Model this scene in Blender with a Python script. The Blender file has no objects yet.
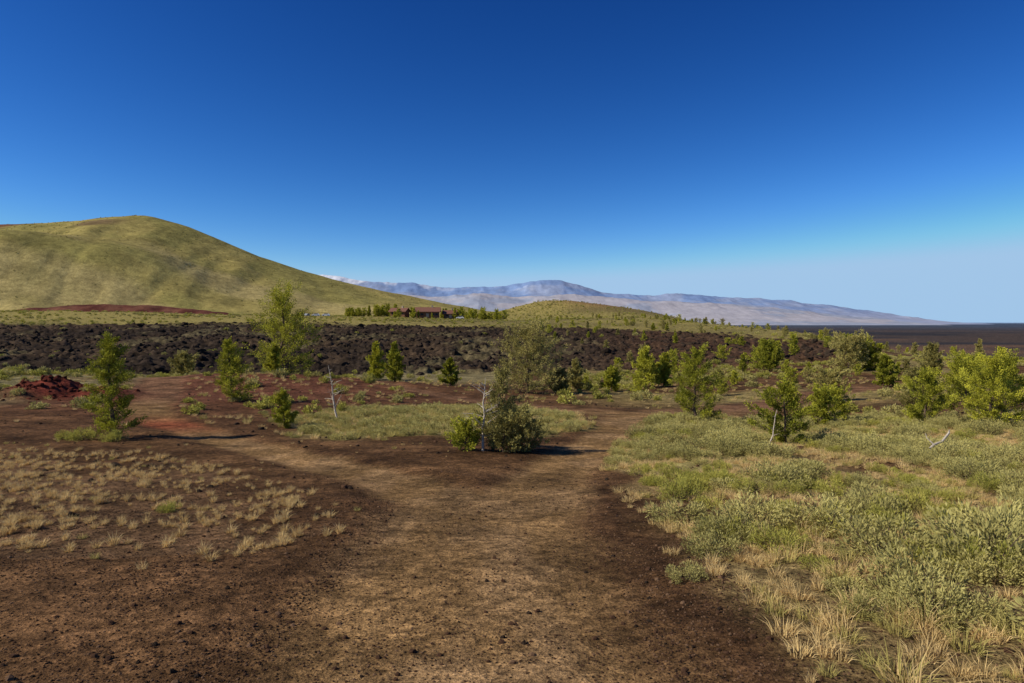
import bpy, math, numpy as np
from mathutils import Vector
R = math.radians
scene = bpy.context.scene

# ------------------------------------------------------------------ noise
def _h(ix, iy, s):
    a = (ix.astype(np.int64)*374761393 + iy.astype(np.int64)*668265263 + s*1442695041) & 0xffffffff
    a = ((a ^ (a >> 13))*1274126177) & 0xffffffff
    a = (a ^ (a >> 16)) & 0xffffff
    return a/float(0xffffff)
def vn(x, y, s=0):
    x = np.asarray(x, float); y = np.asarray(y, float)
    xi = np.floor(x); yi = np.floor(y); u = x-xi; v = y-yi
    u = u*u*(3-2*u); v = v*v*(3-2*v)
    a = _h(xi, yi, s); b = _h(xi+1, yi, s); c = _h(xi, yi+1, s); d = _h(xi+1, yi+1, s)
    return (a*(1-u)+b*u)*(1-v)+(c*(1-u)+d*u)*v
def fbm(x, y, s=0, o=4):
    t = 0; a = 1; n = 0
    for i in range(o):
        t = t+a*vn(x*2**i+i*17.3, y*2**i-i*9.1, s+i); n += a; a *= .5
    return t/n
def ss(a, b, x):
    t = np.clip((x-a)/(b-a), 0, 1); return t*t*(3-2*t)

# ------------------------------------------------------------------ terrain
RR = np.array([1, 3, 6, 10, 16, 25, 35, 50, 80, 120, 200, 300, 450, 700, 1200, 3000, 70000.])
COLS = {
 -180: [-1.7,-1.6,-1.5,-1.4,-1.2,-1,-1,-1,-2,-3,-4,-5,-5,-5,-10,-20,-45],
 -60:  [-1.7,-1.75,-1.95,-2.3,-2.8,-3.1,-3.2,-3.2,-4.4,-4.4,-2.5,1,6,10,10,-20,-45],
 -37:  [-1.7,-1.75,-1.95,-2.35,-2.9,-3.3,-3.5,-3.6,-4.8,-5,-3.2,0.2,6,9,10,-20,-45],
 -20:  [-1.7,-1.75,-2.05,-2.5,-3.05,-3.55,-3.9,-4.3,-5.6,-5.5,-3.2,1,4,6,5,-20,-45],
 0:    [-1.7,-1.75,-2.05,-2.5,-3.05,-3.6,-4.2,-5,-5.6,-5.6,-3.4,-.3,2,3,-5,-30,-45],
 10:   [-1.7,-1.75,-2.05,-2.5,-3.05,-3.65,-4.25,-5,-5.7,-5.8,-4,-.2,5,2,-35,-42,-45],
 17:   [-1.7,-1.75,-2.0,-2.45,-3.0,-3.7,-4.3,-5,-5.6,-5.9,-4.5,-1.0,-.5,-25,-45,-45,-45],
 24:   [-1.7,-1.7,-1.95,-2.4,-2.95,-3.6,-4.2,-4.8,-5.3,-5.6,-4.0,-3.8,-18,-35,-45,-45,-45],
 29:   [-1.7,-1.7,-1.9,-2.35,-2.9,-3.5,-4.0,-4.6,-5.0,-5.2,-7,-18,-30,-40,-45,-45,-45],
 37:   [-1.7,-1.7,-1.85,-2.3,-2.8,-3.3,-3.7,-4.1,-4.5,-5.4,-12,-25,-35,-42,-45,-45,-45],
 60:   [-1.7,-1.7,-1.8,-2.2,-2.6,-3,-3.3,-3.6,-4,-5,-12,-25,-35,-42,-45,-45,-45],
 180:  [-1.7,-1.6,-1.5,-1.4,-1.2,-1,-1,-1,-2,-3,-4,-5,-5,-5,-10,-20,-45]}
ang = np.array(sorted(COLS)); tab = np.array([COLS[a] for a in ang])
LG = np.linspace(0, math.log(70000), 420); TG = np.linspace(-180, 180, 361)
t1 = np.array([np.interp(LG, np.log(RR), row) for row in tab])
T = np.array([np.interp(TG, ang, t1[:, j]) for j in range(len(LG))]).T
def blur(A, k, ax):
    ker = np.hanning(k+2)[1:-1]; ker /= ker.sum()
    P = np.pad(A, [(k//2, k//2) if i == ax else (0, 0) for i in range(2)], mode='edge')
    return np.apply_along_axis(lambda m: np.convolve(m, ker, 'valid'), ax, P)
T = blur(blur(T, 7, 0), 15, 1)
def base_h(x, y):
    r = np.maximum(np.hypot(x, y), 1.0); th = np.degrees(np.arctan2(x, y))
    a = np.clip((np.log(r))/LG[-1]*(len(LG)-1), 0, len(LG)-1.001); b = np.clip(th+180, 0, 359.999)
    ai = a.astype(int); bi = b.astype(int); af = a-ai; bf = b-bi
    return (T[bi, ai]*(1-af)+T[bi, ai+1]*af)*(1-bf)+(T[bi+1, ai]*(1-af)+T[bi+1, ai+1]*af)*bf

trails = [
 ([(0.0,-30),(-.1,0),(-.3,4),(-.35,7),(-.8,9.5),(-2.2,12),(-4.4,15),(-7.2,18),(-10,21.5),(-13,25),(-15.8,29),(-18.5,36),(-22.5,44),(-27,53)], [1.5,1.1,1.1,.95,.8,.62,.6,.6,.65,.8,.9,1,1.1,1.1]),
 ([(-.3,4),(-.2,7),(.15,9.5),(.75,12.5),(1.45,15.7),(2.4,19),(3.6,23),(4.6,27)], [1.1,.95,.8,.65,.6,.6,.7,.9]),
 ([(-13,56),(-7.7,46),(-2.2,38),(2.4,33),(5,29.5),(8.8,31),(14.5,38),(21,46),(33,54),(52,62)], [.6,.7,.9,1.3,1.7,2.0,1.8,1.6,1.3,1.2]),
]
def trail_d(x, y):
    best = np.full(np.shape(x), 1e9)
    for pts, w in trails:
        for i in range(len(pts)-1):
            ax, ay = pts[i]; bx, by = pts[i+1]; dx = bx-ax; dy = by-ay
            t = np.clip(((x-ax)*dx+(y-ay)*dy)/(dx*dx+dy*dy), 0, 1)
            d = np.hypot(x-ax-t*dx, y-ay-t*dy)/(w[i]*(1-t)+w[i+1]*t)
            best = np.minimum(best, d)
    return best          # 1.0 = edge of the tread
def lava_m(x, y):
    r = np.hypot(x, y); th = np.degrees(np.arctan2(x, y))
    rr = r*(1+.22*(fbm(x/25, y/25, 31, 3)-.5))
    r0 = np.interp(th, [-60,-37,-20,0,8,20,30], [62,62,70,70,76,92,130])
    r1 = np.interp(th, [-180,-60,-37,-20,0,12,20,27,32], [250,250,262,262,245,225,200,160,110])
    return ss(r0-3, r0+4, rr)*(1-ss(r1-12, r1+12, rr))*ss(-120,-90,th)*(1-ss(24,30,th))
def H(x, y):
    x = np.asarray(x, float); y = np.asarray(y, float)
    r = np.hypot(x, y); z = base_h(x, y)
    td = trail_d(x, y) if np.size(x) < 5 else np.where(r < 90, trail_d(x, y), 9)
    off = ss(.7, 1.8, td)
    z = z + (fbm(x/7, y/7, 3, 3)-.5)*.34*ss(4, 16, r)*(1-.6*ss(60,90,r))*(.35+.65*off)
    z = z + (fbm(x/1.1, y/1.1, 5, 3)-.5)*.07*(.3+.7*off)*(r < 80)
    z = z + (fbm(x/.20, y/.20, 7, 4)-.5)*.034*(.4+.6*off)*(r < 25)
    z = z - .06*(1-off)
    L = lava_m(x, y)
    rg = 1-np.abs(2*fbm(x/6, y/6, 11, 3)-1)
    rg2 = 1-np.abs(2*fbm(x/2.0, y/2.0, 15, 3)-1)
    z = z + L*((rg-.8)*2.0+(rg2-.8)*1.4+(fbm(x/40, y/24, 19, 3)-.5)*2.4)
    far = ss(250, 500, r)*(1-ss(900, 1500, r))
    z = z + far*(fbm(x/70, y/70, 23, 4)-.5)*5
    z = z + 18*np.exp(-((x-44)/62)**2-((y-640)/90)**2) + 7*np.exp(-((x-140)/70)**2-((y-560)/60)**2)
    z = z + .75*np.exp(-((x+17)/9)**2-((y-47)/7)**2) + .5*np.exp(-((x+33)/6)**2-((y-44)/6)**2)
    lump = (.35+1.3*fbm(x/.9,y/.9,29,4))
    z = z + (.80*np.exp(-((x+23.6)/1.5)**4-((y-34.2)/1.6)**2)+.42*np.exp(-((x+20.9)/1.7)**2-((y-34.8)/1.6)**2))*lump
    return z

def lerp(A, B, m): return A*(1-m[..., None])+np.asarray(B)*m[..., None]
def inpoly(x, y, poly):
    c = np.zeros(np.shape(x), bool); n = len(poly)
    for i in range(n):
        x1, y1 = poly[i]; x2, y2 = poly[(i+1) % n]
        if y1 == y2: continue
        c ^= ((y1 > y) != (y2 > y)) & (x < (x2-x1)*(y-y1)/(y2-y1)+x1)
    return c
LEFT_GRASS = [(-14,17.5),(-9,16),(-6.6,14.2),(-3.6,10.8),(-2.1,8.6),(-1.9,7.2),(-2.4,6.2),(-4.3,6.0),(-9,8)]
def right_veg(x, y):
    e = 1.45+.5*(fbm(x*0+3, y/1.3, 41, 3)-.5)*2+np.interp(y, [3,8,14,20,30], [0,0.0,.55,1.8,4.2])
    return ss(-.15, .45, x-e)*(1-ss(27, 33, y+.15*x+3*(fbm(x/3, y/3, 44, 2)-.5)))*ss(-25,-10,y)
def centre_veg(x, y):
    q = ((x+3)/5.6)**2+((y-25.5)/6.8)**2+(fbm(x/2.5, y/2.5, 47, 3)-.5)*1.3
    return 1-ss(.7, 1.15, q)

def ground_col(x, y):
    r = np.hypot(x, y); th = np.degrees(np.arctan2(x, y))
    n = fbm(x/2.2, y/2.2, 61, 4); nb = fbm(x/14, y/14, 63, 4); nh = fbm(x/90, y/90, 67, 4)
    C = np.zeros(np.shape(x)+(3,))+np.array([.078,.041,.019])
    C = lerp(C, [.118,.063,.028], ss(.35,.7,n))
    red = np.exp(-((x+17)/11)**2-((y-42)/13)**2)
    C = lerp(C, [.125,.050,.029], np.clip(red*1.3,0,1)*.9)
    mid = ss(30, 42, y)*(r < 400)
    C = lerp(C, [.22,.17,.065], mid*ss(.42,.56,nb)*ss(2,9,x+0*y)*.9)
    C = lerp(C, [.20,.17,.08], (1-ss(-26,-20,x))*ss(26,34,r)*ss(.35,.55,nb))
    C = lerp(C, [.20,.17,.08], (x < 0)*ss(50, 62, r)*ss(.3,.5,nb)*.8)
    rv = right_veg(x, y)
    C = lerp(C, [.33,.24,.10], rv*ss(.22,.55,n)*.9)
    C = lerp(C, [.26,.22,.075], rv*ss(.52,.68,n)*.8)
    C = lerp(C, [.28,.235,.09], centre_veg(x, y)*.85)
    lg = inpoly(x, y, LEFT_GRASS)
    C = lerp(C, [.135,.080,.042], lg*ss(.35,.6,n)*.6)
    L = lava_m(x, y)
    f = ss(150, 230, r)
    C = lerp(C, lerp(np.zeros(np.shape(x)+(3,))+np.array([.24,.195,.060]), [.16,.13,.045], ss(.4,.6,nh)), f)
    C = lerp(C, [.19,.080,.045], np.exp(-((x-78)/34)**2-((y-640)/70)**2))
    Lc = lerp(np.zeros(np.shape(x)+(3,))+np.array([.028,.020,.014]), [.052,.035,.022], ss(.4,.62,nb))
    Lc = lerp(Lc, [.10,.082,.042], ss(.57,.68,fbm(x/9,y/30,71,4))*.7)
    Lc = lerp(Lc, [.062,.034,.021], ss(4,14,th)*.8)
    C = C*(1-L[...,None])+Lc*L[...,None]
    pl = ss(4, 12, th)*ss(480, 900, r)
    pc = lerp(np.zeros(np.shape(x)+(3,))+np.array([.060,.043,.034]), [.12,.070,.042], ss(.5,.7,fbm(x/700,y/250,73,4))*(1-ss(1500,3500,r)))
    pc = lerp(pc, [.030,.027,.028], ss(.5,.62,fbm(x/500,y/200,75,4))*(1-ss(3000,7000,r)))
    pc = lerp(pc, [.050,.063,.090], ss(2500, 9000, r)); pc = lerp(pc, [.20,.30,.46], ss(12000, 50000, r))  # distance haze painted into the far plain: bluer, then paler
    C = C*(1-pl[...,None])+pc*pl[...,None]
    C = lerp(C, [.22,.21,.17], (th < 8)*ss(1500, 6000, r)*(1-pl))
    td = np.where(r < 90, trail_d(x, y), 9)
    td = td+(fbm(x/.9, y/.9, 77, 4)-.5)*.75
    t = 1-ss(.62, 1.45, td)
    tc = lerp(np.zeros(np.shape(x)+(3,))+np.array([.195,.115,.048]), [.235,.143,.066], ss(.4,.65,fbm(x/.8,y/1.6,79,3)))
    tc = lerp(tc, [.23,.070,.032], np.exp(-((x+12.0)/3.0)**2-((y-23.4)/2.4)**2))
    tc = lerp(tc, [.150,.074,.042], ss(28,36,y)*.8)
    C = C*(1-t[...,None])+tc*t[...,None]
    C = lerp(C, [.115,.028,.018], np.clip(1.5*np.exp(-((x+22.6)/3.2)**2-((y-34.2)/2.4)**2)-.1,0,1))
    return np.clip(C*(.84+.32*vn(x*3,y*3,81)[...,None])*(.88+.24*vn(x*14,y*14,83)[...,None]), 0, 1)

# ------------------------------------------------------------------ mesh helpers
def mesh_np(name, V, F, mats=None, col=None, smooth=True, tint=None, midx=None):
    V = np.asarray(V, np.float32); F = np.asarray(F, np.int32)
    me = bpy.data.meshes.new(name)
    me.vertices.add(len(V)); me.vertices.foreach_set("co", V.ravel())
    k = F.shape[1]
    me.loops.add(F.size); me.loops.foreach_set("vertex_index", F.ravel())
    me.polygons.add(len(F)); me.polygons.foreach_set("loop_start", np.arange(0, F.size, k, dtype=np.int32))
    me.polygons.foreach_set("loop_total", np.full(len(F), k, np.int32))
    me.polygons.foreach_set("use_smooth", np.full(len(F), smooth, bool))
    if midx is not None: me.polygons.foreach_set("material_index", np.asarray(midx, np.int32))
    if col is not None:
        a = me.attributes.new("Col", 'FLOAT_COLOR', 'POINT')
        c = np.ones((len(V), 4), np.float32); c[:, :3] = col; a.data.foreach_set("color", c.ravel())
    if tint is not None:
        a = me.attributes.new("tint", 'FLOAT', 'FACE'); a.data.foreach_set("value", np.asarray(tint, np.float32))
    me.update(calc_edges=True); me.validate()
    for m in (mats or []): me.materials.append(m)
    return me
def add(name, me, coll=None, loc=(0,0,0)):
    o = bpy.data.objects.new(name, me); o.location = loc
    (coll or scene.collection).objects.link(o); return o
def grid_faces(nr, nc, wrap=False):
    i = np.arange(nr-1)[:, None]; j = np.arange(nc if wrap else nc-1)[None, :]; j2 = (j+1) % nc
    return np.stack([i*nc+j+0*j2, i*nc+j2, (i+1)*nc+j2, (i+1)*nc+j], -1).reshape(-1, 4)

# ------------------------------------------------------------------ materials
def nm(name):
    m = bpy.data.materials.new(name); m.use_nodes = True; nt = m.node_tree; nt.nodes.clear()
    out = nt.nodes.new('ShaderNodeOutputMaterial'); b = nt.nodes.new('ShaderNodeBsdfPrincipled')
    nt.links.new(b.outputs[0], out.inputs[0]); b.inputs['Roughness'].default_value = 1.0
    b.inputs['Specular IOR Level'].default_value = .04
    return m, nt, b
def N(nt, t, **kw):
    n = nt.nodes.new(t)
    for k, v in kw.items():
        if k in n.inputs: n.inputs[k].default_value = v
        else: setattr(n, k, v)
    return n
def ramp(nt, src, stops):
    n = nt.nodes.new('ShaderNodeValToRGB'); e = n.color_ramp.elements
    while len(e) < len(stops): e.new(.5)
    for i, (p, c) in enumerate(stops):
        e[i].position = p; e[i].color = (c, c, c, 1) if not hasattr(c, '__len__') else (*c, 1)
    nt.links.new(src, n.inputs[0]); return n.outputs[0]
def mul(nt, a, b, f=1.0):
    n = nt.nodes.new('ShaderNodeMix'); n.data_type = 'RGBA'; n.blend_type = 'MULTIPLY'; n.inputs[0].default_value = f
    nt.links.new(a, n.inputs[6]); nt.links.new(b, n.inputs[7]); return n.outputs[2]
def terrain_mat(name, scales, bumpd, contrast=(.45, 1.6), bs=1.0):
    m, nt, b = nm(name)
    at = N(nt, 'ShaderNodeAttribute', attribute_name='Col'); tc = nt.nodes.new('ShaderNodeTexCoord')
    c = at.outputs['Color']; hs = None
    for i, s in enumerate(scales):
        n = N(nt, 'ShaderNodeTexNoise', Scale=s, Detail=4.0, Roughness=.7); nt.links.new(tc.outputs['Object'], n.inputs['Vector'])
        c = mul(nt, c, ramp(nt, n.outputs[0], [(.3, contrast[0]), (.5, 1.0), (.7, contrast[1])]))
        bu = N(nt, 'ShaderNodeBump', Strength=bs, Distance=bumpd[i]); nt.links.new(n.outputs[0], bu.inputs['Height'])
        if hs: nt.links.new(hs, bu.inputs['Normal'])
        hs = bu.outputs[0]
    nt.links.new(c, b.inputs['Base Color']); nt.links.new(hs, b.inputs['Normal'])
    return m
M_ground = terrain_mat('cinder_ground', [42, 9, .8], [.022, .035, .06], (.38, 1.8), .95)
M_hill = terrain_mat('hill_grass', [.9, .16, .03], [.3, .9, 1.5], (.68, 1.3), .6)
M_mtn = terrain_mat('hazy_mountain_rock', [.006, .002], [15, 40], (.88, 1.1), .4)

def leaf_mat(name, c1, c2, trans=.35):
    m, nt, b = nm(name)
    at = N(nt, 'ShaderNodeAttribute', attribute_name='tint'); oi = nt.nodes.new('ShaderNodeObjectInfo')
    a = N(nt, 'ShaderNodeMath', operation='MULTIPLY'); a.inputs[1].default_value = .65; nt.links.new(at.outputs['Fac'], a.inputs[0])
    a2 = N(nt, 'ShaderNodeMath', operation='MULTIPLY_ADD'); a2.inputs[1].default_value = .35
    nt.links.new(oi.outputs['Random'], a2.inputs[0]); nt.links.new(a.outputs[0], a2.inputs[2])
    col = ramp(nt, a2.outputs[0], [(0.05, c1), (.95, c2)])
    nt.links.new(col, b.inputs['Base Color']); b.inputs['Roughness'].default_value = .7
    tr = nt.nodes.new('ShaderNodeBsdfTranslucent'); nt.links.new(col, tr.inputs[0])
    mx = nt.nodes.new('ShaderNodeMixShader'); mx.inputs[0].default_value = trans
    out = [n for n in nt.nodes if n.type == 'OUTPUT_MATERIAL'][0]
    nt.links.new(b.outputs[0], mx.inputs[1]); nt.links.new(tr.outputs[0], mx.inputs[2]); nt.links.new(mx.outputs[0], out.inputs[0])
    return m
M_pine = leaf_mat('pine_needles', (.060,.085,.010), (.56,.53,.06), .18)
M_pine_d = leaf_mat('pine_needles_dull', (.10,.095,.022), (.50,.43,.14), .2)
M_sage = leaf_mat('sagebrush_leaves', (.20,.185,.060), (.58,.51,.185), .2)
M_rab = leaf_mat('rabbitbrush_leaves', (.20,.21,.040), (.54,.49,.11), .22)
M_straw = leaf_mat('dry_grass_blades', (.44,.30,.12), (.88,.66,.31), .25)
M_ggrass = leaf_mat('green_grass_blades', (.28,.25,.07), (.60,.49,.17), .25)
def simple(name, c, c2=None, scale=6, rough=.9, bump=.02):
    m, nt, b = nm(name); tc = nt.nodes.new('ShaderNodeTexCoord')
    n = N(nt, 'ShaderNodeTexNoise', Scale=scale, Detail=5.0, Roughness=.65); nt.links.new(tc.outputs['Object'], n.inputs['Vector'])
    c2 = c2 or tuple(v*.6 for v in c)
    nt.links.new(ramp(nt, n.outputs[0], [(.3, c2), (.7, c)]), b.inputs['Base Color']); b.inputs['Roughness'].default_value = rough
    bu = N(nt, 'ShaderNodeBump', Strength=.7, Distance=bump); nt.links.new(n.outputs[0], bu.inputs['Height']); nt.links.new(bu.outputs[0], b.inputs['Normal'])
    return m
M_bark = simple('pine_bark', (.18,.125,.085), (.07,.05,.038), 12)
M_dead = simple('weathered_dead_wood', (.60,.52,.42), (.30,.25,.20), 14)
M_lrock = simple('lava_rock', (.058,.039,.027), (.020,.015,.011), 3, .95, .08)
M_gravel = simple('cinder_gravel', (.15,.078,.042), (.045,.026,.018), 30)
M_gravel2 = simple('tan_gravel', (.27,.165,.095), (.15,.085,.05), 30)
M_redrock = simple('red_cinder_rock', (.14,.034,.021), (.06,.017,.011), 4, .95, .08)

# ------------------------------------------------------------------ ground sheet
rad = np.concatenate([[0, .5, 1, 1.5, 1.9], np.geomspace(2.2, 420, 740), np.geomspace(428, 60000, 120)])
th = np.concatenate([np.linspace(-180, -43, 70)[:-1], np.linspace(-43, 43, 1020), np.linspace(43, 180, 70)[1:-1]])
RA, TH = np.meshgrid(rad, np.radians(th), indexing='ij')
X = RA*np.sin(TH); Y = RA*np.cos(TH)
Z = H(X.ravel(), Y.ravel()); col = ground_col(X.ravel(), Y.ravel())
V = np.stack([X.ravel(), Y.ravel(), Z], 1)
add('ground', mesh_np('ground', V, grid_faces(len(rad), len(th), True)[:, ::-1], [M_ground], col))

# ------------------------------------------------------------------ hills
def heightgrid(name, xs, ys, zf, cf, mat):
    XX, YY = np.meshgrid(xs, ys, indexing='ij'); x = XX.ravel(); y = YY.ravel(); z = zf(x, y)
    add(name, mesh_np(name, np.stack([x, y, z], 1), grid_faces(len(xs), len(ys))[:, ::-1], [mat], cf(x, y, z)))
hx = [-2400,-1400,-900,-675,-622,-576,-543,-484,-438,-391,-332,-279,-227,-174,-141,-95,-42,30]
hz = [20,60,112,124,126,128,132,137,126,107,82,64,50,38,31,22,12,2]
def hill_z(x, y):
    xw = x+(fbm(x/160, y/160, 101, 3)-.5)*60*ss(0, 250, np.abs(y-900))
    C = np.interp(xw, hx, hz)*.5+np.interp(xw-14, hx, hz)*.25+np.interp(xw+14, hx, hz)*.25
    wfront = np.interp(x, [-700,-480,-300,-100], [430,420,330,230])
    t = np.where(y < 900, (900-y)/wfront, (y-900)/600)
    f = np.clip(1-t, -.15, 1); f = f*.72+.28*ss(0, 1, 1-t)
    z = C*f
    z = z+34*np.exp(-((x+560)/150)**2-((y-655)/60)**2)+18*np.exp(-((x+380)/80)**2-((y-700)/60)**2)
    gul = 1-np.abs(2*fbm(x/70+.25*y/70, y/260, 107, 4)-1)
    env = ss(0, .25, t)*(f > .02)
    z = z-(gul-.5)*9*env*np.clip(C/100,0.2,1)+(fbm(x/28,y/28,109,4)-.5)*2.2
    return z+np.where(f < .02, -6, 0)*1.0+4
def hill_c(x, y, z):
    n = fbm(x/60, y/60, 111, 5); n2 = fbm(x/200+y/300, y/120, 113, 4)
    C = np.zeros((len(x), 3))+np.array([.295,.240,.078])
    C = lerp(C, [.215,.19,.058], ss(.42,.62,n)*.75)
    C = lerp(C, [.36,.285,.12], ss(.5,.7,n2)*.75)
    C = lerp(C, [.15,.105,.05], ss(.3,.8,np.exp(-((x+505)/42)**2-((z-122)/9)**2)*(.6+n)))
    red = (1-ss(-665,-600,x+60*(n-.5)))*ss(104,116,z)
    C = lerp(C, [.13,.045,.034], red)
    return C
heightgrid('grassy_hill', np.linspace(-2300, 40, 620), np.linspace(440, 1500, 300), hill_z, hill_c, M_hill)
def mound_z(x, y):
    q = np.clip(1-((x+295)/95)**2-((y-500)/26)**2, -.3, 1)
    return 5+q*7.5+(fbm(x/14, y/14, 121, 4)-.5)*3
heightgrid('red_cinder_mound', np.linspace(-410, -190, 120), np.linspace(465, 535, 50), mound_z,
           lambda x, y, z: lerp(np.zeros((len(x), 3))+np.array([.085,.028,.020]), [.13,.055,.035], ss(.4,.65,fbm(x/12,y/12,123,4))), M_hill)

def range_obj(name, y0, us, rows, depth, cf, seed, rough):
    xs = (np.array(us)-512)/683*y0; zs = (322-np.array(rows))/683*y0
    gx = np.linspace(xs[0], xs[-1], 800); gy = np.linspace(y0-depth, y0+depth, 90)
    def zf(x, y):
        w = (fbm(x/1500, y/1500, seed, 3)-.5)*1200*np.abs(y-y0)/depth
        C = np.interp(x+w, xs, zs)+45
        t = np.abs(y-y0)/depth
        rid = 1-np.abs(2*fbm(x/1100, y/2600, seed+3, 5)-1)
        return -60+C*(1-t)**1.15*(1-rough*(1-rid)*(.35+1.3*t)*1.0)+(fbm(x/260, y/260, seed+5, 4)-.5)*y0*.0042*(1-t)
    heightgrid(name, gx, gy, zf, cf, M_mtn)
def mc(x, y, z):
    C = np.zeros((len(x), 3))+np.array([.175,.26,.45])  # blue aerial haze painted into the mountain colour
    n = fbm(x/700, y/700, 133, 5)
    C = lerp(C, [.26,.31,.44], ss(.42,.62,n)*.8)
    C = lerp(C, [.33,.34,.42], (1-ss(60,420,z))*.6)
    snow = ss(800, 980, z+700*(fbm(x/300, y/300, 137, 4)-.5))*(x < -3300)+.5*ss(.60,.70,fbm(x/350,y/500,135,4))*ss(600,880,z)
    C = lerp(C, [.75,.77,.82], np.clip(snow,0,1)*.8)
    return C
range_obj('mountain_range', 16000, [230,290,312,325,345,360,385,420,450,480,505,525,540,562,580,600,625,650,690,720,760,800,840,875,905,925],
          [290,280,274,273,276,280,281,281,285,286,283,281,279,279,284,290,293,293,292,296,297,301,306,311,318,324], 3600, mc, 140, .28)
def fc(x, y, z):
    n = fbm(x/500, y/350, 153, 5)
    C = np.zeros((len(x), 3))+np.array([.37,.36,.40])  # lavender haze mixed into the tan slope colour
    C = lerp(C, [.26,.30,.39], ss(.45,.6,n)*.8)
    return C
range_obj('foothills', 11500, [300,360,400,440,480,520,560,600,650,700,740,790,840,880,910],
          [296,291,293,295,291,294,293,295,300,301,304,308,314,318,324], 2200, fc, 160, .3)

# ------------------------------------------------------------------ scatter (geometry-nodes instancing)
def scatter(name, x, y, scl, protos, seed=0, zf=H, sink=0.0, tilt=.0, squash=None):
    r2 = np.random.default_rng(seed); n = len(x)
    z = zf(x, y)-sink*scl
    me = bpy.data.meshes.new(name); me.vertices.add(n)
    me.vertices.foreach_set("co", np.stack([x, y, z], 1).astype(np.float32).ravel())
    a = me.attributes.new("rot", 'FLOAT_VECTOR', 'POINT')
    rt = np.stack([r2.normal(0, tilt, n), r2.normal(0, tilt, n), r2.uniform(0, 6.283, n)], 1).astype(np.float32)
    a.data.foreach_set("vector", rt.ravel())
    a = me.attributes.new("scl", 'FLOAT_VECTOR', 'POINT')
    s3 = np.stack([scl*r2.uniform(.85, 1.15, n), scl*r2.uniform(.85, 1.15, n), scl*(r2.uniform(.75, 1.2, n) if squash is None else squash)], 1).astype(np.float32)
    a.data.foreach_set("vector", s3.ravel())
    a = me.attributes.new("idx", 'INT', 'POINT'); a.data.foreach_set("value", r2.integers(0, len(protos), n).astype(np.int32))
    ob = add(name, me)
    c = bpy.data.collections.new(name+'_variants')
    for k, p in enumerate(protos): c.objects.link(bpy.data.objects.new(f'{name}_variant_{k}', p))
    g = bpy.data.node_groups.new(name+'_nodes', 'GeometryNodeTree')
    g.interface.new_socket('Geometry', in_out='INPUT', socket_type='NodeSocketGeometry')
    g.interface.new_socket('Geometry', in_out='OUTPUT', socket_type='NodeSocketGeometry')
    gi = g.nodes.new('NodeGroupInput'); go = g.nodes.new('NodeGroupOutput')
    ci = g.nodes.new('GeometryNodeCollectionInfo'); ci.inputs['Collection'].default_value = c
    ci.inputs['Separate Children'].default_value = True; ci.inputs['Reset Children'].default_value = True
    ip = g.nodes.new('GeometryNodeInstanceOnPoints'); ip.inputs['Pick Instance'].default_value = True
    def na(nm_, t):
        q = g.nodes.new('GeometryNodeInputNamedAttribute'); q.data_type = t; q.inputs[0].default_value = nm_
        return [o for o in q.outputs if o.enabled and o.name == 'Attribute'][0]
    g.links.new(gi.outputs[0], ip.inputs['Points']); g.links.new(ci.outputs[0], ip.inputs['Instance'])
    g.links.new(na('idx', 'INT'), ip.inputs['Instance Index'])
    g.links.new(na('rot', 'FLOAT_VECTOR'), ip.inputs['Rotation']); g.links.new(na('scl', 'FLOAT_VECTOR'), ip.inputs['Scale'])
    g.links.new(ip.outputs[0], go.inputs[0])
    md = ob.modifiers.new('scatter', 'NODES'); md.node_group = g
    return ob

def unit(v): return v/np.maximum(np.linalg.norm(v, axis=-1, keepdims=True), 1e-9)
def leaves(P, D, L, W, r_):
    n = len(P); D = unit(D); S = unit(np.cross(D, r_.normal(size=(n, 3))))
    L = np.broadcast_to(L, n)[:, None]; W = np.broadcast_to(W, n)[:, None]
    V = np.stack([P, P+D*L*.55+S*W*.5, P+D*L, P+D*L*.55-S*W*.5], 1).reshape(-1, 3)
    return V, np.arange(4*n).reshape(n, 4)
def tube(p, rads, k=6):
    p = np.asarray(p, float); V = []
    for i in range(len(p)):
        d = p[min(i+1, len(p)-1)]-p[max(i-1, 0)]; d = d/(np.linalg.norm(d)+1e-9)
        a = np.cross(d, [.31, .95, .1]); a /= np.linalg.norm(a); b = np.cross(d, a)
        for j in range(k):
            t = 2*math.pi*j/k; V.append(p[i]+(a*math.cos(t)+b*math.sin(t))*rads[i])
    F = []
    for i in range(len(p)-1):
        for j in range(k): F.append([i*k+j, i*k+(j+1) % k, (i+1)*k+(j+1) % k, (i+1)*k+j])
    return np.array(V), np.array(F)
class MB:
    def __init__(s): s.V = []; s.F = []; s.M = []; s.T = []; s.n = 0
    def add(s, V, F, m, t=.5):
        s.V.append(V); s.F.append(F+s.n); s.n += len(V); s.M.append(np.full(len(F), m)); s.T.append(np.broadcast_to(t, len(F)))
    def mesh(s, name, mats, smooth=False):
        return mesh_np(name, np.concatenate(s.V), np.concatenate(s.F), mats, None, smooth, np.concatenate(s.T), np.concatenate(s.M))

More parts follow.
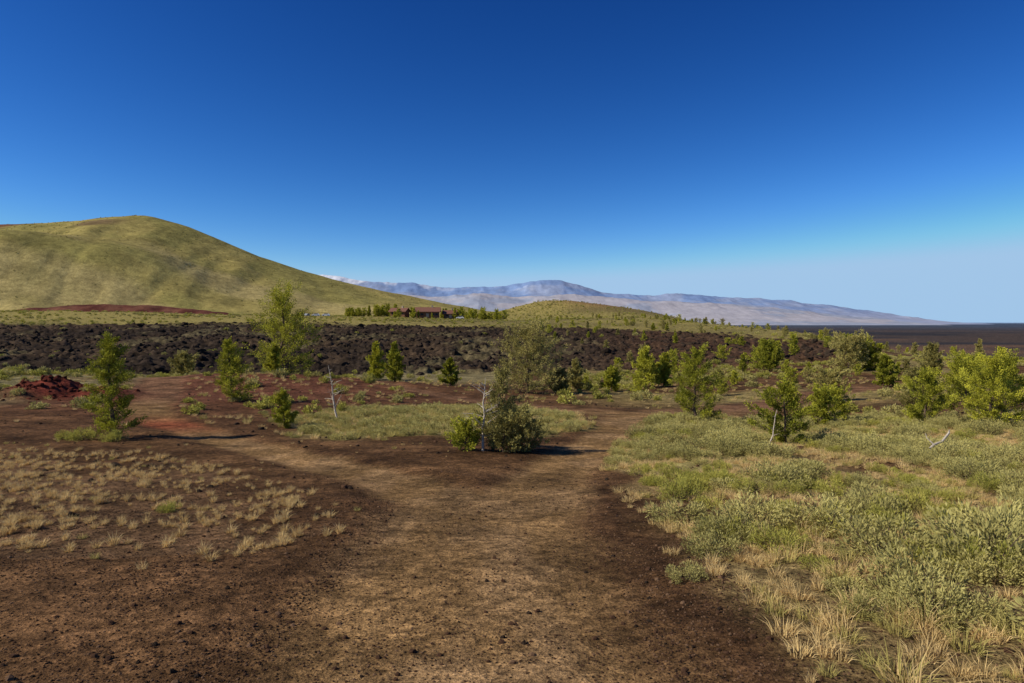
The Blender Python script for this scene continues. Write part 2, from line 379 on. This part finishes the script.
def bush(seed, mat, n=2600, R_=.5, hh=.36, ll=.055, ww=.014, nc=26):
    r_ = np.random.default_rng(seed); mb = MB()
    az = r_.uniform(0, 6.283, nc); rr = np.sqrt(r_.uniform(0, 1, nc))*R_*.85
    cz = hh*np.sqrt(np.clip(1-(rr/R_)**2, 0, 1))*r_.uniform(.5, 1.15, nc)
    cen = np.stack([rr*np.cos(az), rr*np.sin(az), cz], 1); ct = r_.uniform(0, 1, nc)
    for i in range(nc):
        mid = cen[i]*[.45, .45, .35]+r_.normal(0, .02, 3)
        V, F = tube([[cen[i][0]*.08, cen[i][1]*.08, -.03], mid, cen[i]], [.010, .007, .003], 4); mb.add(V, F, 1)
    k = r_.integers(0, nc, n); sz = r_.uniform(.05, .12, nc)*R_/.5
    o = unit(r_.normal(size=(n, 3)))*(r_.uniform(.2, 1, n)**.5)[:, None]*sz[k][:, None]; o[:, 2] *= 1.15
    P = cen[k]+o; dn = r_.random(n) < .35
    P[dn] = P[dn]*np.stack([r_.uniform(.7, 1.05, dn.sum())]*2+[r_.uniform(.1, .9, dn.sum())], 1)
    P[:, 2] = np.maximum(P[:, 2], .0)
    D = unit(o)+unit(P*[1, 1, .4])*.5+np.array([0, 0, .6])+r_.normal(0, .35, (n, 3))
    V, F = leaves(P, D, ll*r_.uniform(.6, 1.5, n), ww*r_.uniform(.7, 1.4, n), r_)
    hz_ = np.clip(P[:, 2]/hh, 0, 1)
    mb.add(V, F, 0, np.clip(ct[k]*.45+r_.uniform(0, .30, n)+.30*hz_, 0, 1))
    return mb.mesh('bush', [mat, M_bark])
def tuft(seed, mat, n=90, h=.22, spread=.07, w=.005, lm=1.3):
    r_ = np.random.default_rng(seed)
    a = r_.uniform(0, 6.283, n); q = np.sqrt(r_.random(n))*spread
    P = np.stack([q*np.cos(a), q*np.sin(a), np.zeros(n)-.01], 1)
    lean = r_.uniform(.05, lm, n)
    D1 = np.stack([np.cos(a)*lean*.6, np.sin(a)*lean*.6, np.ones(n)], 1)+r_.normal(0, .12, (n, 3)); D1 = unit(D1)
    L = h*r_.uniform(.35, 1.15, n)[:, None]
    D2 = unit(D1+np.stack([np.cos(a)*lean*.9, np.sin(a)*lean*.9, -.25*np.ones(n)], 1))
    S = unit(np.cross(D1, r_.normal(size=(n, 3))))*w
    A = P-S*.5; B = P+S*.5; M1 = P+D1*L*.55
    E = M1+D2*L*.5
    V = np.stack([A, B, M1+S*.4, M1-S*.4, E], 1).reshape(-1, 3); i5 = np.arange(n)*5
    V = np.concatenate([V, (E-S*.08)])
    F = np.concatenate([np.stack([i5, i5+1, i5+2, i5+3], 1), np.stack([i5+3, i5+2, i5+4, 5*n+np.arange(n)], 1)]); t = r_.random(n)
    return mesh_np('tuft', V, F, [mat], None, False, np.concatenate([t, t]))
def rock(seed, mat, sub=2, amp=.45):
    import bmesh
    r_ = np.random.default_rng(seed); bm = bmesh.new(); bmesh.ops.create_icosphere(bm, subdivisions=sub, radius=.5)
    o = r_.uniform(0, 50, 3)
    for v in bm.verts:
        c = v.co; k = fbm(np.array([c.x*2.4+o[0]+c.z*1.3]), np.array([c.y*2.4+o[1]-c.z*1.7]), seed, 3)[0]
        v.co = c*(1+amp*2*(k-.5)); v.co.z *= .72
    me = bpy.data.meshes.new('rock'); bm.to_mesh(me); bm.free(); me.materials.append(mat); return me

def pine(h, w, seed, leaf=.05, n=9000, dull=False, shape='cone', sparse=1.0, low=.03, lean=0.0):
    r_ = np.random.default_rng(seed); mb = MB()
    nz = 9; tz = np.linspace(0, 1, nz)
    bend = np.cumsum(r_.normal(0, .012*h, (nz, 2)), 0); bend[0] = 0
    tp = np.stack([bend[:, 0]+lean*h*tz**1.3, bend[:, 1], tz*h*.97], 1)
    tr = .020*h*(1-tz)**.8+.006
    V, F = tube(np.concatenate([[tp[0]-[0, 0, .15*h/3]], tp]), np.concatenate([[tr[0]*1.3], tr]), 7); mb.add(V, F, 1)
    nb = int((44 if shape == 'cone' else 46)*max(.55, min(1.2, h/3))*sparse)+8
    zz = low+(1-low)*(np.arange(nb)+r_.uniform(0, 1, nb))/nb*.97
    lop = r_.uniform(0, 6.283); clumps = []
    for i in range(nb):
        f = zz[i]
        if shape == 'cone': prof = (1-f)**.72*(.5+.5*min(1, f/.18+.2))
        elif shape == 'round': prof = math.sqrt(max(0, 1-((f-.42)/.6)**2))
        else: prof = (.5+.5*math.sin(min(1, f*1.25)*math.pi))*(1-f*.35)
        az = i*2.399+r_.normal(0, .5); el = (.1+.75*f)*r_.uniform(.5, 1.3)
        L = w*.5*prof*r_.uniform(.42, 1.32)*(1+.15*math.cos(az-lop))+.03*h
        b0 = np.array([np.interp(f*.97, tz, tp[:, 0]), np.interp(f*.97, tz, tp[:, 1]), f*.97*h])
        d = np.array([math.cos(az)*math.cos(el), math.sin(az)*math.cos(el), math.sin(el)])
        mid = b0+d*L*.55; end = b0+d*L+np.array([0, 0, .14*L])
        rb = max(.003, .005*h*(1-f)+.002)
        V, F = tube([b0, mid, end], [rb, rb*.6, rb*.25], 4); mb.add(V, F, 1)
        ncl = max(3, int(3+6*L/(w*.5)))
        for _ in range(ncl):
            s = r_.uniform(.15, 1)**.75
            p = b0+(mid-b0)*min(1, s/.55) if s < .55 else mid+(end-mid)*(s-.55)/.45
            side = r_.normal(0, .17*L, 3)*(1.1-.5*s); side[2] = abs(side[2])*.55
            clumps.append((p+side, d, r_.uniform(0, 1)*.45+.5*s+.05*f))  # inner clumps darker: crown interior shade put into the needle tint
            V, F = tube([p, p+side], [rb*.35, rb*.18], 3); mb.add(V, F, 1)
    clumps.append((tp[-1], np.array([0, 0, 1.]), .8))
    for q in range(3): clumps.append((tp[-1]-[0, 0, .04*h*q], np.array([0, 0, 1.]), .6))
    cp = np.array([c[0] for c in clumps]); cd = np.array([c[1] for c in clumps]); ct = np.array([c[2] for c in clumps])
    k = r_.integers(0, len(cp), n); cs = (.017*h+.038*w*.5+.012*min(1,h))*r_.uniform(.6, 1.3, len(cp))
    ax = unit(cd[k]+np.array([0, 0, .55])); tpos = r_.uniform(-1, 1, n)[:, None]
    off = ax*tpos*cs[k][:, None]*1.3+r_.normal(0, .40, (n, 3))*cs[k][:, None]
    P = cp[k]+off; P[:, 2] = np.maximum(P[:, 2], .01*h)
    D = unit(off)*.8+ax+r_.normal(0, .3, (n, 3))
    V, F = leaves(P, D, leaf*r_.uniform(.7, 1.4, n), leaf*.5, r_)
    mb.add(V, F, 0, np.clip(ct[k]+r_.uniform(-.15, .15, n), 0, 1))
    return mb.mesh('pine_tree', [M_pine_d if dull else M_pine, M_bark])

trees = [
 (-11.4,19.5,3.0,1.42,0,'cone'), (-13.5,33,2.95,2.1,0,'cone'), (-17.5,52,6.4,5.6,0,'open'), (-7.5,22.5,1.25,1.05,0,'cone'),
 (-16.7,48,2.0,1.3,0,'cone'), (-11.7,58,3.1,1.8,0,'cone'), (-8.6,50,2.9,1.6,0,'cone'), (-4.5,50,2.0,1.5,0,'cone'),
 (1.05,45,4.1,4.4,1,'round'), (4.8,50,2.2,2.0,1,'cone'), (7.25,50,1.8,1.5,0,'cone'), (10.3,53,3.0,2.4,0,'open'),(12.0,54,2.6,1.8,0,'cone'),
 (6.9,25.5,2.65,2.1,0,'open'), (7.05,17.5,1.62,1.45,0,'open'), (10.9,24,1.35,1.2,0,'open'),(11.9,25,1.3,1.2,0,'round'),
 (28.3,75,2.9,3.0,0,'round'), (34.6,70,3.1,4.0,1,'round'), (37.2,71,2.4,2.6,0,'round'), (27.3,50,2.3,1.9,0,'cone'),
 (14.0,23,1.75,1.6,0,'open'), (15.9,26.5,1.7,1.7,1,'round'), (30.6,50,2.9,1.9,1,'open'), (14.9,21,2.15,1.9,0,'open'), (16.2,22.5,2.2,2.0,0,'open'),(19.3,29,2.2,2.2,0,'round'),
 (17.7,38,1.5,1.9,1,'round'),(25.5,38,2.2,1.9,0,'open'),(-29.0,60,2.0,2.2,1,'round'),(3.1,46,1.4,1.6,1,'round'),
]
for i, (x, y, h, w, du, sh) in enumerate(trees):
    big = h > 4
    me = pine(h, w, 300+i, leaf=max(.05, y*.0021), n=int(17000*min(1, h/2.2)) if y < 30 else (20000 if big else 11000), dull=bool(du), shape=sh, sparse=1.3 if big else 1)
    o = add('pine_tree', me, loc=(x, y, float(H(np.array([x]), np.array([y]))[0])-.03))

def gz(x, y): return float(H(np.array([x]), np.array([y]))[0])
def dead_tree(name, x, y, h, seed, nb=9, lean=(0, 0), spread=.3, mat=None):
    r_ = np.random.default_rng(seed); mb = MB(); n = 7; t = np.linspace(0, 1, n)
    p = np.stack([lean[0]*t+np.cumsum(r_.normal(0, .02*h, n)), lean[1]*t+np.cumsum(r_.normal(0, .02*h, n)), t*h-.05], 1)
    V, F = tube(p, .018*h*(1-t)**.8+.005, 7); mb.add(V, F, 0)
    for i in range(nb):
        f = r_.uniform(.2, .92); b = np.array([np.interp(f, t, p[:, k]) for k in range(3)]); a = r_.uniform(0, 6.283); L = spread*h*(1.15-f)*r_.uniform(.6, 1.3)
        d = np.array([math.cos(a), math.sin(a), r_.uniform(.1, .9)]); m = b+d*L*.5; e = b+d*L+r_.normal(0, .12*L, 3)
        V, F = tube([b, m, e], [.008*h, .005*h, .002*h], 4); mb.add(V, F, 0)
        V, F = tube([m, m+r_.normal(0, .3*L, 3)+[0, 0, .1*L]], [.004*h, .0015*h], 3); mb.add(V, F, 0)
    return add(name, mb.mesh(name, [mat or M_dead], True), loc=(x, y, gz(x, y)))
dead_tree('dead_pine_snag', -6.35, 25, 2.05, 5, 14, (-.35, 0), .28)
dead_tree('dead_pine_snag', -.62, 15.9, 1.75, 8, 26, (.28, 0), .36)
dead_tree('dead_pine_snag', 6.45, 17.1, .95, 11, 5, (.18, 0), .35)
dead_tree('dead_pine_snag', 31.2, 51, 3.2, 12, 14, (.1, 0), .35, M_bark)
def placed(name, me, x, y, s=1, rz=0, dz=-.02):
    o = add(name, me, loc=(x, y, gz(x, y)+dz)); o.scale = (s, s, s) if not hasattr(s, '__len__') else s; o.rotation_euler = (0, 0, rz); return o
placed('pine_tree', pine(1.95, 1.1, 501, .05, 5500, True, 'open', .9, .12, .1), -.45, 16.3)
placed('pine_tree', pine(.80, 1.1, 502, .05, 8000, True, 'round', 1.2), .25, 16.2)
placed('pine_tree', pine(.75, .9, 503, .05, 6000, True, 'round', 1.2), -.2, 15.9)
placed('pine_tree', pine(.62, .8, 504, .05, 5500, False, 'round', 1.3), -1.1, 16.0)
placed('pine_tree', pine(.95, .8, 505, .05, 5500, True, 'round', 1.3), .0, 17.2)
mb = MB()
V, F = tube([[-.5,0,.04],[-.2,.05,.12],[.1,.0,.2],[.32,-.05,.42],[.4,-.02,.5]], [.035,.04,.035,.03,.012], 7); mb.add(V, F, 0)
V, F = tube([[.1,0,.2],[.35,.1,.2],[.55,.15,.16]], [.03,.02,.008], 6); mb.add(V, F, 0)
V, F = tube([[-.2,.05,.12],[-.3,.2,.3],[-.28,.25,.42]], [.022,.015,.006], 6); mb.add(V, F, 0)
placed('fallen_dead_branch', mb.mesh('fallen_dead_branch', [M_dead], True), 8.95, 14.2, .75, .5, .2)

# ------------------------------------------------------------------ shrubs and grass
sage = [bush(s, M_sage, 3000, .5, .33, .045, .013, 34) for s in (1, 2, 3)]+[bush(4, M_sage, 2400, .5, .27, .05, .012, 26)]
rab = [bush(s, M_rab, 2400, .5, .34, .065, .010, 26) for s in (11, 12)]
sage_lo = [bush(s, M_sage, 420, .5, .36, .13, .045, 16) for s in (5, 6)]
rab_lo = [bush(s, M_rab, 420, .5, .40, .13, .045, 14) for s in (13, 14)]
straw = [tuft(s, M_straw, 80, .17, .085, .006) for s in (21, 22, 23, 24)]
bunch = [tuft(s, M_straw, 85, .19, .05, .007, 1.1) for s in (31, 32, 33)]
tall = [tuft(s, M_straw, 60, .32, .05, .005) for s in (25, 26)]
gg = [tuft(s, M_ggrass, 90, .20, .10, .007) for s in (27, 28)]
def samp(n, x0, x1, y0, y1, dens, seed):
    r_ = np.random.default_rng(seed); x = r_.uniform(x0, x1, n); y = r_.uniform(y0, y1, n)
    k = r_.random(n) < dens(x, y); return x[k], y[k], r_
clear = lambda x, y, m=1.25: (trail_d(x, y) > m)
def dsage(x, y):
    return right_veg(x, y)*clear(x, y)*(.10+.90*ss(.44, .60, fbm(x/1.7, y/1.7, 201, 3)))*ss(1.6, 2.3, x)
x, y, r_ = samp(4300, 1.4, 34, 2.4, 33, dsage, 1)
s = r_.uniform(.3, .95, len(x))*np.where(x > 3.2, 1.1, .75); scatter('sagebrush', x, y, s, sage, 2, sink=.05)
for (bx, by, s_, k) in [(3.75,5.35,1.15,0),(3.2,5.75,.9,1),(4.25,5.9,1.1,2),(3.5,5.0,.6,3),(1.75,5.9,.55,1),(2.1,6.5,.75,0),(1.9,7.6,.8,3),(2.6,7.2,.9,2),(1.35,5.2,.35,0)]:
    placed('sagebrush_clump', sage[k], bx, by, s_, bx*3)
x, y, r_ = samp(1900, 1.4, 34, 2.4, 33, lambda x, y: right_veg(x, y)*clear(x, y)*(.1+.9*ss(.48,.60,fbm(x/3,y/3,205,3)))*ss(1.6,2.4,x), 3)
scatter('rabbitbrush', x, y, r_.uniform(.25, .65, len(x)), rab, 4, sink=.05)
x, y, r_ = samp(38000, 1.0, 34, 2.2, 33, lambda x, y: right_veg(x, y)*clear(x, y, 1.1)*(.15+.85*ss(.38,.56,fbm(x/1.2,y/1.2,209,3))), 5)
scatter('dry_grass', x, y, r_.uniform(.25, .85, len(x)), straw+gg[:1], 6)
x, y, r_ = samp(170, 1.5, 8, 2.2, 7, lambda x, y: right_veg(x, y)*(.2+.8*ss(.5,.6,fbm(x,y,211,2))), 7)
scatter('tall_dry_grass', x, y, r_.uniform(.5, 1.0, len(x)), tall, 8)
x, y, r_ = samp(6400, -15, -1.5, 5.5, 18, lambda x, y: inpoly(x+1.1*(vn(x*1.5,y*1.5,5)-.5), y+.9*(vn(x*1.5,y*1.5,6)-.5), LEFT_GRASS)*(.12+.88*ss(.38,.66,fbm(x/.6,y/.6,213,3)))*clear(x,y,1.5), 9)
scatter('bunchgrass', x, y, r_.uniform(.2, .68, len(x)), bunch, 10)
x, y, r_ = samp(620, -15, -1.3, 4, 20, lambda x, y: .25*clear(x,y,1.5), 19)
scatter('sparse_bunchgrass', x, y, r_.uniform(.15, .45, len(x)), straw+gg, 20)
x, y, r_ = samp(3200, -10, 3, 17, 34, lambda x, y: centre_veg(x, y)*clear(x, y, 1.3), 11)
scatter('meadow_grass', x, y, r_.uniform(.5, 1.1, len(x)), gg+straw[:1], 12)
x, y, r_ = samp(480, -10, 3, 17, 34, lambda x, y: centre_veg(x, y)*clear(x, y, 1.6), 13)
scatter('low_sagebrush', x, y, r_.uniform(.3, .9, len(x)), sage, 14, sink=.08)
def dmid(x, y):
    r = np.hypot(x, y)
    right = ss(0, 8, x)*ss(28, 36, y)*(.06+.94*ss(.44,.60,fbm(x/9,y/9,63,3)))
    left = .22*(x < -5)*ss(24, 30, y)+.6*(1-ss(-30,-22,x))*ss(26,34,r)
    return (right+left)*clear(x, y, 1.5)*(1-lava_m(x, y)*.93)*(y > 20)
x, y, r_ = samp(12000, -70, 95, 22, 110, dmid, 15)
scatter('steppe_shrubs', x, y, r_.uniform(.35, 1.05, len(x)), sage_lo+rab_lo, 16, sink=.06)
x, y, r_ = samp(8000, -30, 60, 22, 60, lambda x, y: .5*clear(x, y, 1.3)*(.2+.8*ss(.45,.6,fbm(x/4,y/4,223,3)))*(1-lava_m(x,y)), 17)
scatter('steppe_grass', x, y, r_.uniform(.6, 1.3, len(x)), straw+gg, 18)
for (bx, by, s_) in [(-11.9,18.9,.9),(-11.0,18.7,.8),(-12.6,19.3,.7),(-4.45,8.75,.35)]:
    placed('rabbitbrush_clump', rab[0], bx, by, s_, bx)
def dfar(x, y):
    r = np.hypot(x, y); th_ = np.degrees(np.arctan2(x, y))
    return (.25+.75*ss(.45,.6,fbm(x/30,y/30,227,3)))*(1-lava_m(x, y)*.9)*(r > 110)*(th_ < 34)
x, y, r_ = samp(11000, -330, 330, 80, 640, dfar, 21)
scatter('distant_shrubs', x, y, r_.uniform(.9, 2.2, len(x)), sage_lo+rab_lo, 22, sink=.06)
x, y, r_ = samp(3600, -1000, -60, 520, 900, lambda x, y: .15+.85*ss(.45,.6,fbm(x/70,y/50,229,3)), 23)
scatter('hillside_shrubs', x, y, r_.uniform(.8, 2.0, len(x)), sage_lo, 24, zf=hill_z, sink=.06)
pp = [pine(1, .55, 701, .07, 1800), pine(1, .6, 702, .07, 1800, False, 'open'), pine(1, .85, 703, .07, 1800, False, 'round')]
pd = [pine(1, .55, 711, .07, 1800, True), pine(1, .8, 712, .07, 1800, True, 'round')]
r_ = np.random.default_rng(31)
cx = np.concatenate([r_.uniform(-100,-72,34), r_.uniform(-62,-30,22), r_.uniform(-42,-4,30), r_.uniform(-104,-2,14), r_.uniform(-66,-44,7)])
cy = np.concatenate([r_.uniform(405,425,34), r_.uniform(412,420,22), r_.uniform(395,420,30), r_.uniform(412,440,14), r_.uniform(380,388,7)])
scatter('distant_pine_grove', cx, cy, r_.uniform(3, 6.5, len(cx)), pp, 32)
def dpr(x, y):
    r = np.hypot(x, y); th_ = np.degrees(np.arctan2(x, y)); return (th_ > 2)*(th_ < 38)*(r > 75)*(r < 430)*.9*clear(x,y,2)
x, y, r_ = samp(440, 5, 230, 70, 420, dpr, 33)
scatter('scattered_pines', x, y, r_.uniform(1.0, 3.0, len(x)), pp+pd, 34)
x, y, r_ = samp(80, 6, 60, 40, 75, lambda x, y: .5*clear(x, y, 2), 35)
scatter('young_pines', x, y, r_.uniform(.7, 1.8, len(x)), pp+pd, 36)

# ------------------------------------------------------------------ rocks
lr = [rock(s, M_lrock, 2, .6) for s in (41, 42, 43, 44)]
x, y, r_ = samp(28000, -200, 110, 55, 270, lambda x, y: lava_m(x, y)*np.clip(90/np.hypot(x,y),0,1), 41)
scatter('lava_boulders', x, y, r_.uniform(.3, 1.15, len(x))**1.6*(1+np.hypot(x,y)/300), lr, 42, tilt=.5, sink=.15, squash=.8)
gr = [rock(s, M_gravel, 1, .5) for s in (51, 52, 53)]+[rock(54, M_gravel2, 1, .5), rock(55, M_lrock, 1, .5)]
r_ = np.random.default_rng(55); n = 90000
q = 2.4+11*r_.random(n)**1.4; a = R(1)*r_.uniform(-42, 42, n); x = q*np.sin(a); y = q*np.cos(a)
k = (r_.random(n) < np.where(trail_d(x, y) < 1, .3, 1)*(.35+.65*ss(.4,.6,fbm(x/.7,y/.7,301,3)))); x = x[k]; y = y[k]
scatter('cinder_gravel', x, y, r_.uniform(.006, .021, len(x))*(1+(r_.random(len(x)) < .03)*1.4), gr, 56, tilt=.6, squash=1)
r_ = np.random.default_rng(57)
x = r_.uniform(-22, 12, 900); y = r_.uniform(8, 40, 900); k = trail_d(x, y) > 1.3
scatter('cinder_stones', x[k], y[k], r_.uniform(.03, .11, k.sum())*np.where(r_.random(k.sum())<.06,2.2,1), [rock(s, M_lrock, 2, .5) for s in (61,62)]+[rock(63, M_gravel, 2, .5)], 58, tilt=.5, squash=1)
r_ = np.random.default_rng(59); n = 130
x = r_.normal(-22.9, 1.7, n); y = r_.normal(33.8, 1.2, n)
scatter('red_cinder_rocks', x, y, r_.uniform(.06, .38, n), [rock(s, M_redrock, 2, .6) for s in (71,72,73)], 60, tilt=.5, squash=.8, sink=.1)

# ------------------------------------------------------------------ buildings and cars
M_wall = simple('brown_siding', (.24,.12,.07), (.15,.08,.05), 2)
M_roof = simple('brown_roof', (.22,.11,.08), (.16,.075,.055), 2)
M_glass = simple('window_glass', (.03,.04,.05), (.02,.025,.03), 1, .15)
M_trim = simple('tan_trim', (.45,.36,.26), (.4,.31,.22), 2)
def box(mb, c, s, m):
    c = np.array(c); s = np.array(s)/2
    V = np.array([[sx, sy, sz] for sx in (-1,1) for sy in (-1,1) for sz in (-1,1)])*s+c
    F = np.array([[0,1,3,2],[4,6,7,5],[0,4,5,1],[2,3,7,6],[0,2,6,4],[1,5,7,3]]); mb.add(V, F, m)
def part(name, mb, mats, par):
    o = add(name, mb.mesh(name, mats)); o.parent = par; return o
def lodge(x, y, L, W, h, rz):
    e = bpy.data.objects.new('brown_lodge_building', None); scene.collection.objects.link(e)
    e.location = (x, y, gz(x, y)+.6); e.rotation_euler = (0, 0, rz)
    mb = MB(); box(mb, (0,0,h/2-.8), (L,W,h+1.6), 0)
    V = np.array([[-L/2,-W/2,h],[-L/2,W/2,h],[-L/2,0,h+W*.24],[-L/2,0,h+W*.24],[L/2,-W/2,h],[L/2,W/2,h],[L/2,0,h+W*.24],[L/2,0,h+W*.24]])
    mb.add(V, np.array([[0,1,2,3],[4,7,6,5]]), 0); part('walls', mb, [M_wall], e)
    mb = MB(); ov = 1.0; z0 = h-W*.24*ov/(W/2); a = L/2+ov; b = W/2+ov
    for s_ in (-1, 1):
        V = np.array([[-a,s_*b,z0],[a,s_*b,z0],[a,0,h+W*.24],[-a,0,h+W*.24],[-a,s_*b,z0+.3],[a,s_*b,z0+.3],[a,0,h+W*.24+.3],[-a,0,h+W*.24+.3]])
        mb.add(V, np.array([[0,1,2,3],[4,5,6,7],[0,1,5,4],[0,3,7,4],[1,2,6,5]]), 0)
    part('roof', mb, [M_roof], e)
    mb = MB()
    for px in ([-.4*L,-.24*L,.24*L,.4*L] if L > 10 else [-.3*L,.3*L]): box(mb, (px,-W/2-.03,1.6), (1.5,.1,1.2), 0)
    part('windows', mb, [M_glass], e)
    mb = MB(); box(mb, (0,-W/2-.03,1.1), (1.5,.1,2.1), 0); part('door', mb, [M_trim], e)
    mb = MB(); box(mb, (L*.2,0,h+W*.24+.6), (1.0,1.0,1.6), 0); part('chimney', mb, [M_trim], e)
lodge(-49, 398, 13, 9, 3.4, R(4)); lodge(-66, 402, 9, 7, 2.8, R(-14)); lodge(-36.5, 402, 7, 7, 2.6, R(10))
def car(x, y, rz, c):
    e = bpy.data.objects.new('parked_car', None); scene.collection.objects.link(e); e.location = (x, y, gz(x, y)+.1); e.rotation_euler = (0, 0, rz)
    pm = simple('car_paint', c, tuple(v*.95 for v in c), 1, .3, .001); tm = simple('tyre_rubber', (.02,.02,.02))
    prof = [(-2.2,.35),(-2.25,.8),(-1.9,1.0),(-1.3,1.1),(-.9,1.6),(1.2,1.65),(1.9,1.1),(2.2,1.0),(2.2,.35)]
    mb = MB(); n = len(prof); V = []
    for sy in (-.88, .88):
        for (px, pz) in prof: V.append([px, sy*(.85 if pz > 1.3 else 1), pz])
    F = [[i, (i+1) % n, n+(i+1) % n, n+i] for i in range(n)]
    V = np.array(V); mb.add(V, np.array(F), 0)
    W2 = np.array([V[1], V[7], V[2], V[6], V[3], V[0], V[8]])
    for o_ in (0, n):
        mb.add(V[o_:o_+9], np.array([[0,1,7,8],[1,2,6,7],[3,4,5,6]]), 0)
    part('body', mb, [pm], e)
    mb = MB()
    for s_ in (-1, 1):
        V = np.array([[-1.1,s_*.89,1.13],[1.6,s_*.89,1.13],[1.1,s_*.80,1.56],[-.8,s_*.80,1.56]]); mb.add(V, np.array([[0,1,2,3]]), 0)
    part('side_windows', mb, [M_glass], e)
    mb = MB()
    for wx in (-1.35, 1.35):
        for wy in (-.8, .8):
            V, F = tube([[wx,wy-.1,.33],[wx,wy+.1,.33]], [.33,.33], 14); mb.add(V, F, 0)
            for oy in (-.1,.1):
                V, F = tube([[wx,wy+oy,.33],[wx,wy+oy*1.05,.33]], [.33,.01], 14); mb.add(V, F, 0)
    part('wheels', mb, [tm], e)
car(-112, 390, R(8), (.8,.8,.8)); car(-106.5, 391, R(5), (.75,.77,.8)); car(-118, 393, R(80), (.35,.36,.4)); car(-30, 394, R(0), (.75,.74,.72))

# ------------------------------------------------------------------ light, sky, camera
EL, AZ = 38, -105
sd = Vector((math.sin(R(AZ))*math.cos(R(EL)), math.cos(R(AZ))*math.cos(R(EL)), math.sin(R(EL))))
sl = bpy.data.lights.new('sun', 'SUN'); sl.energy = 5.0; sl.angle = R(.5); sl.color = (1, .92, .76)
so = bpy.data.objects.new('sun', sl); scene.collection.objects.link(so); so.rotation_euler = sd.to_track_quat('Z', 'Y').to_euler()
w = bpy.data.worlds.new("World"); scene.world = w; w.use_nodes = True; nt = w.node_tree
bg = nt.nodes['Background']; sk = nt.nodes.new('ShaderNodeTexSky'); sk.sky_type = 'NISHITA'; sk.sun_disc = False
sk.sun_elevation = R(EL); sk.sun_rotation = R(AZ); sk.altitude = 1800; sk.air_density = 1.0; sk.dust_density = .3; sk.ozone_density = 3.0
gm = nt.nodes.new('ShaderNodeGamma'); gm.inputs[1].default_value = 1.25
hs = nt.nodes.new('ShaderNodeHueSaturation'); hs.inputs['Saturation'].default_value = 1.1
nt.links.new(sk.outputs[0], gm.inputs[0]); nt.links.new(gm.outputs[0], hs.inputs['Color'])
ST = .08
sp = nt.nodes.new('ShaderNodeSeparateColor'); cb = nt.nodes.new('ShaderNodeCombineColor'); nt.links.new(hs.outputs[0], sp.inputs[0])
for i, (p, g, mxv) in enumerate([(1.75, 1.75, .36), (1.42, 1.12, .56), (1.22, 1.06, .80)]):   # film response: deeper blue overhead
    a = nt.nodes.new('ShaderNodeMath'); a.operation = 'MULTIPLY'; a.inputs[1].default_value = ST
    b = nt.nodes.new('ShaderNodeMath'); b.operation = 'POWER'; b.inputs[1].default_value = p
    c = nt.nodes.new('ShaderNodeMath'); c.operation = 'MULTIPLY'; c.inputs[1].default_value = g/ST
    d = nt.nodes.new('ShaderNodeMath'); d.operation = 'SMOOTH_MIN'; d.inputs[1].default_value = mxv/ST; d.inputs[2].default_value = .12/ST
    nt.links.new(sp.outputs[i], a.inputs[0]); nt.links.new(a.outputs[0], b.inputs[0]); nt.links.new(b.outputs[0], c.inputs[0]); nt.links.new(c.outputs[0], d.inputs[0]); nt.links.new(d.outputs[0], cb.inputs[i])
nt.links.new(cb.outputs[0], bg.inputs[0])
bg.inputs[1].default_value = ST
cd = bpy.data.cameras.new('camera'); cd.lens = 24; cd.sensor_width = 36; cd.clip_end = 90000; cd.clip_start = .05
co = bpy.data.objects.new('camera', cd); scene.collection.objects.link(co); co.location = (0, 0, 0); co.rotation_euler = (R(90-1.64), 0, 0)
scene.camera = co
scene.view_settings.view_transform = 'Standard'; scene.view_settings.look = 'None'; scene.view_settings.exposure = 0
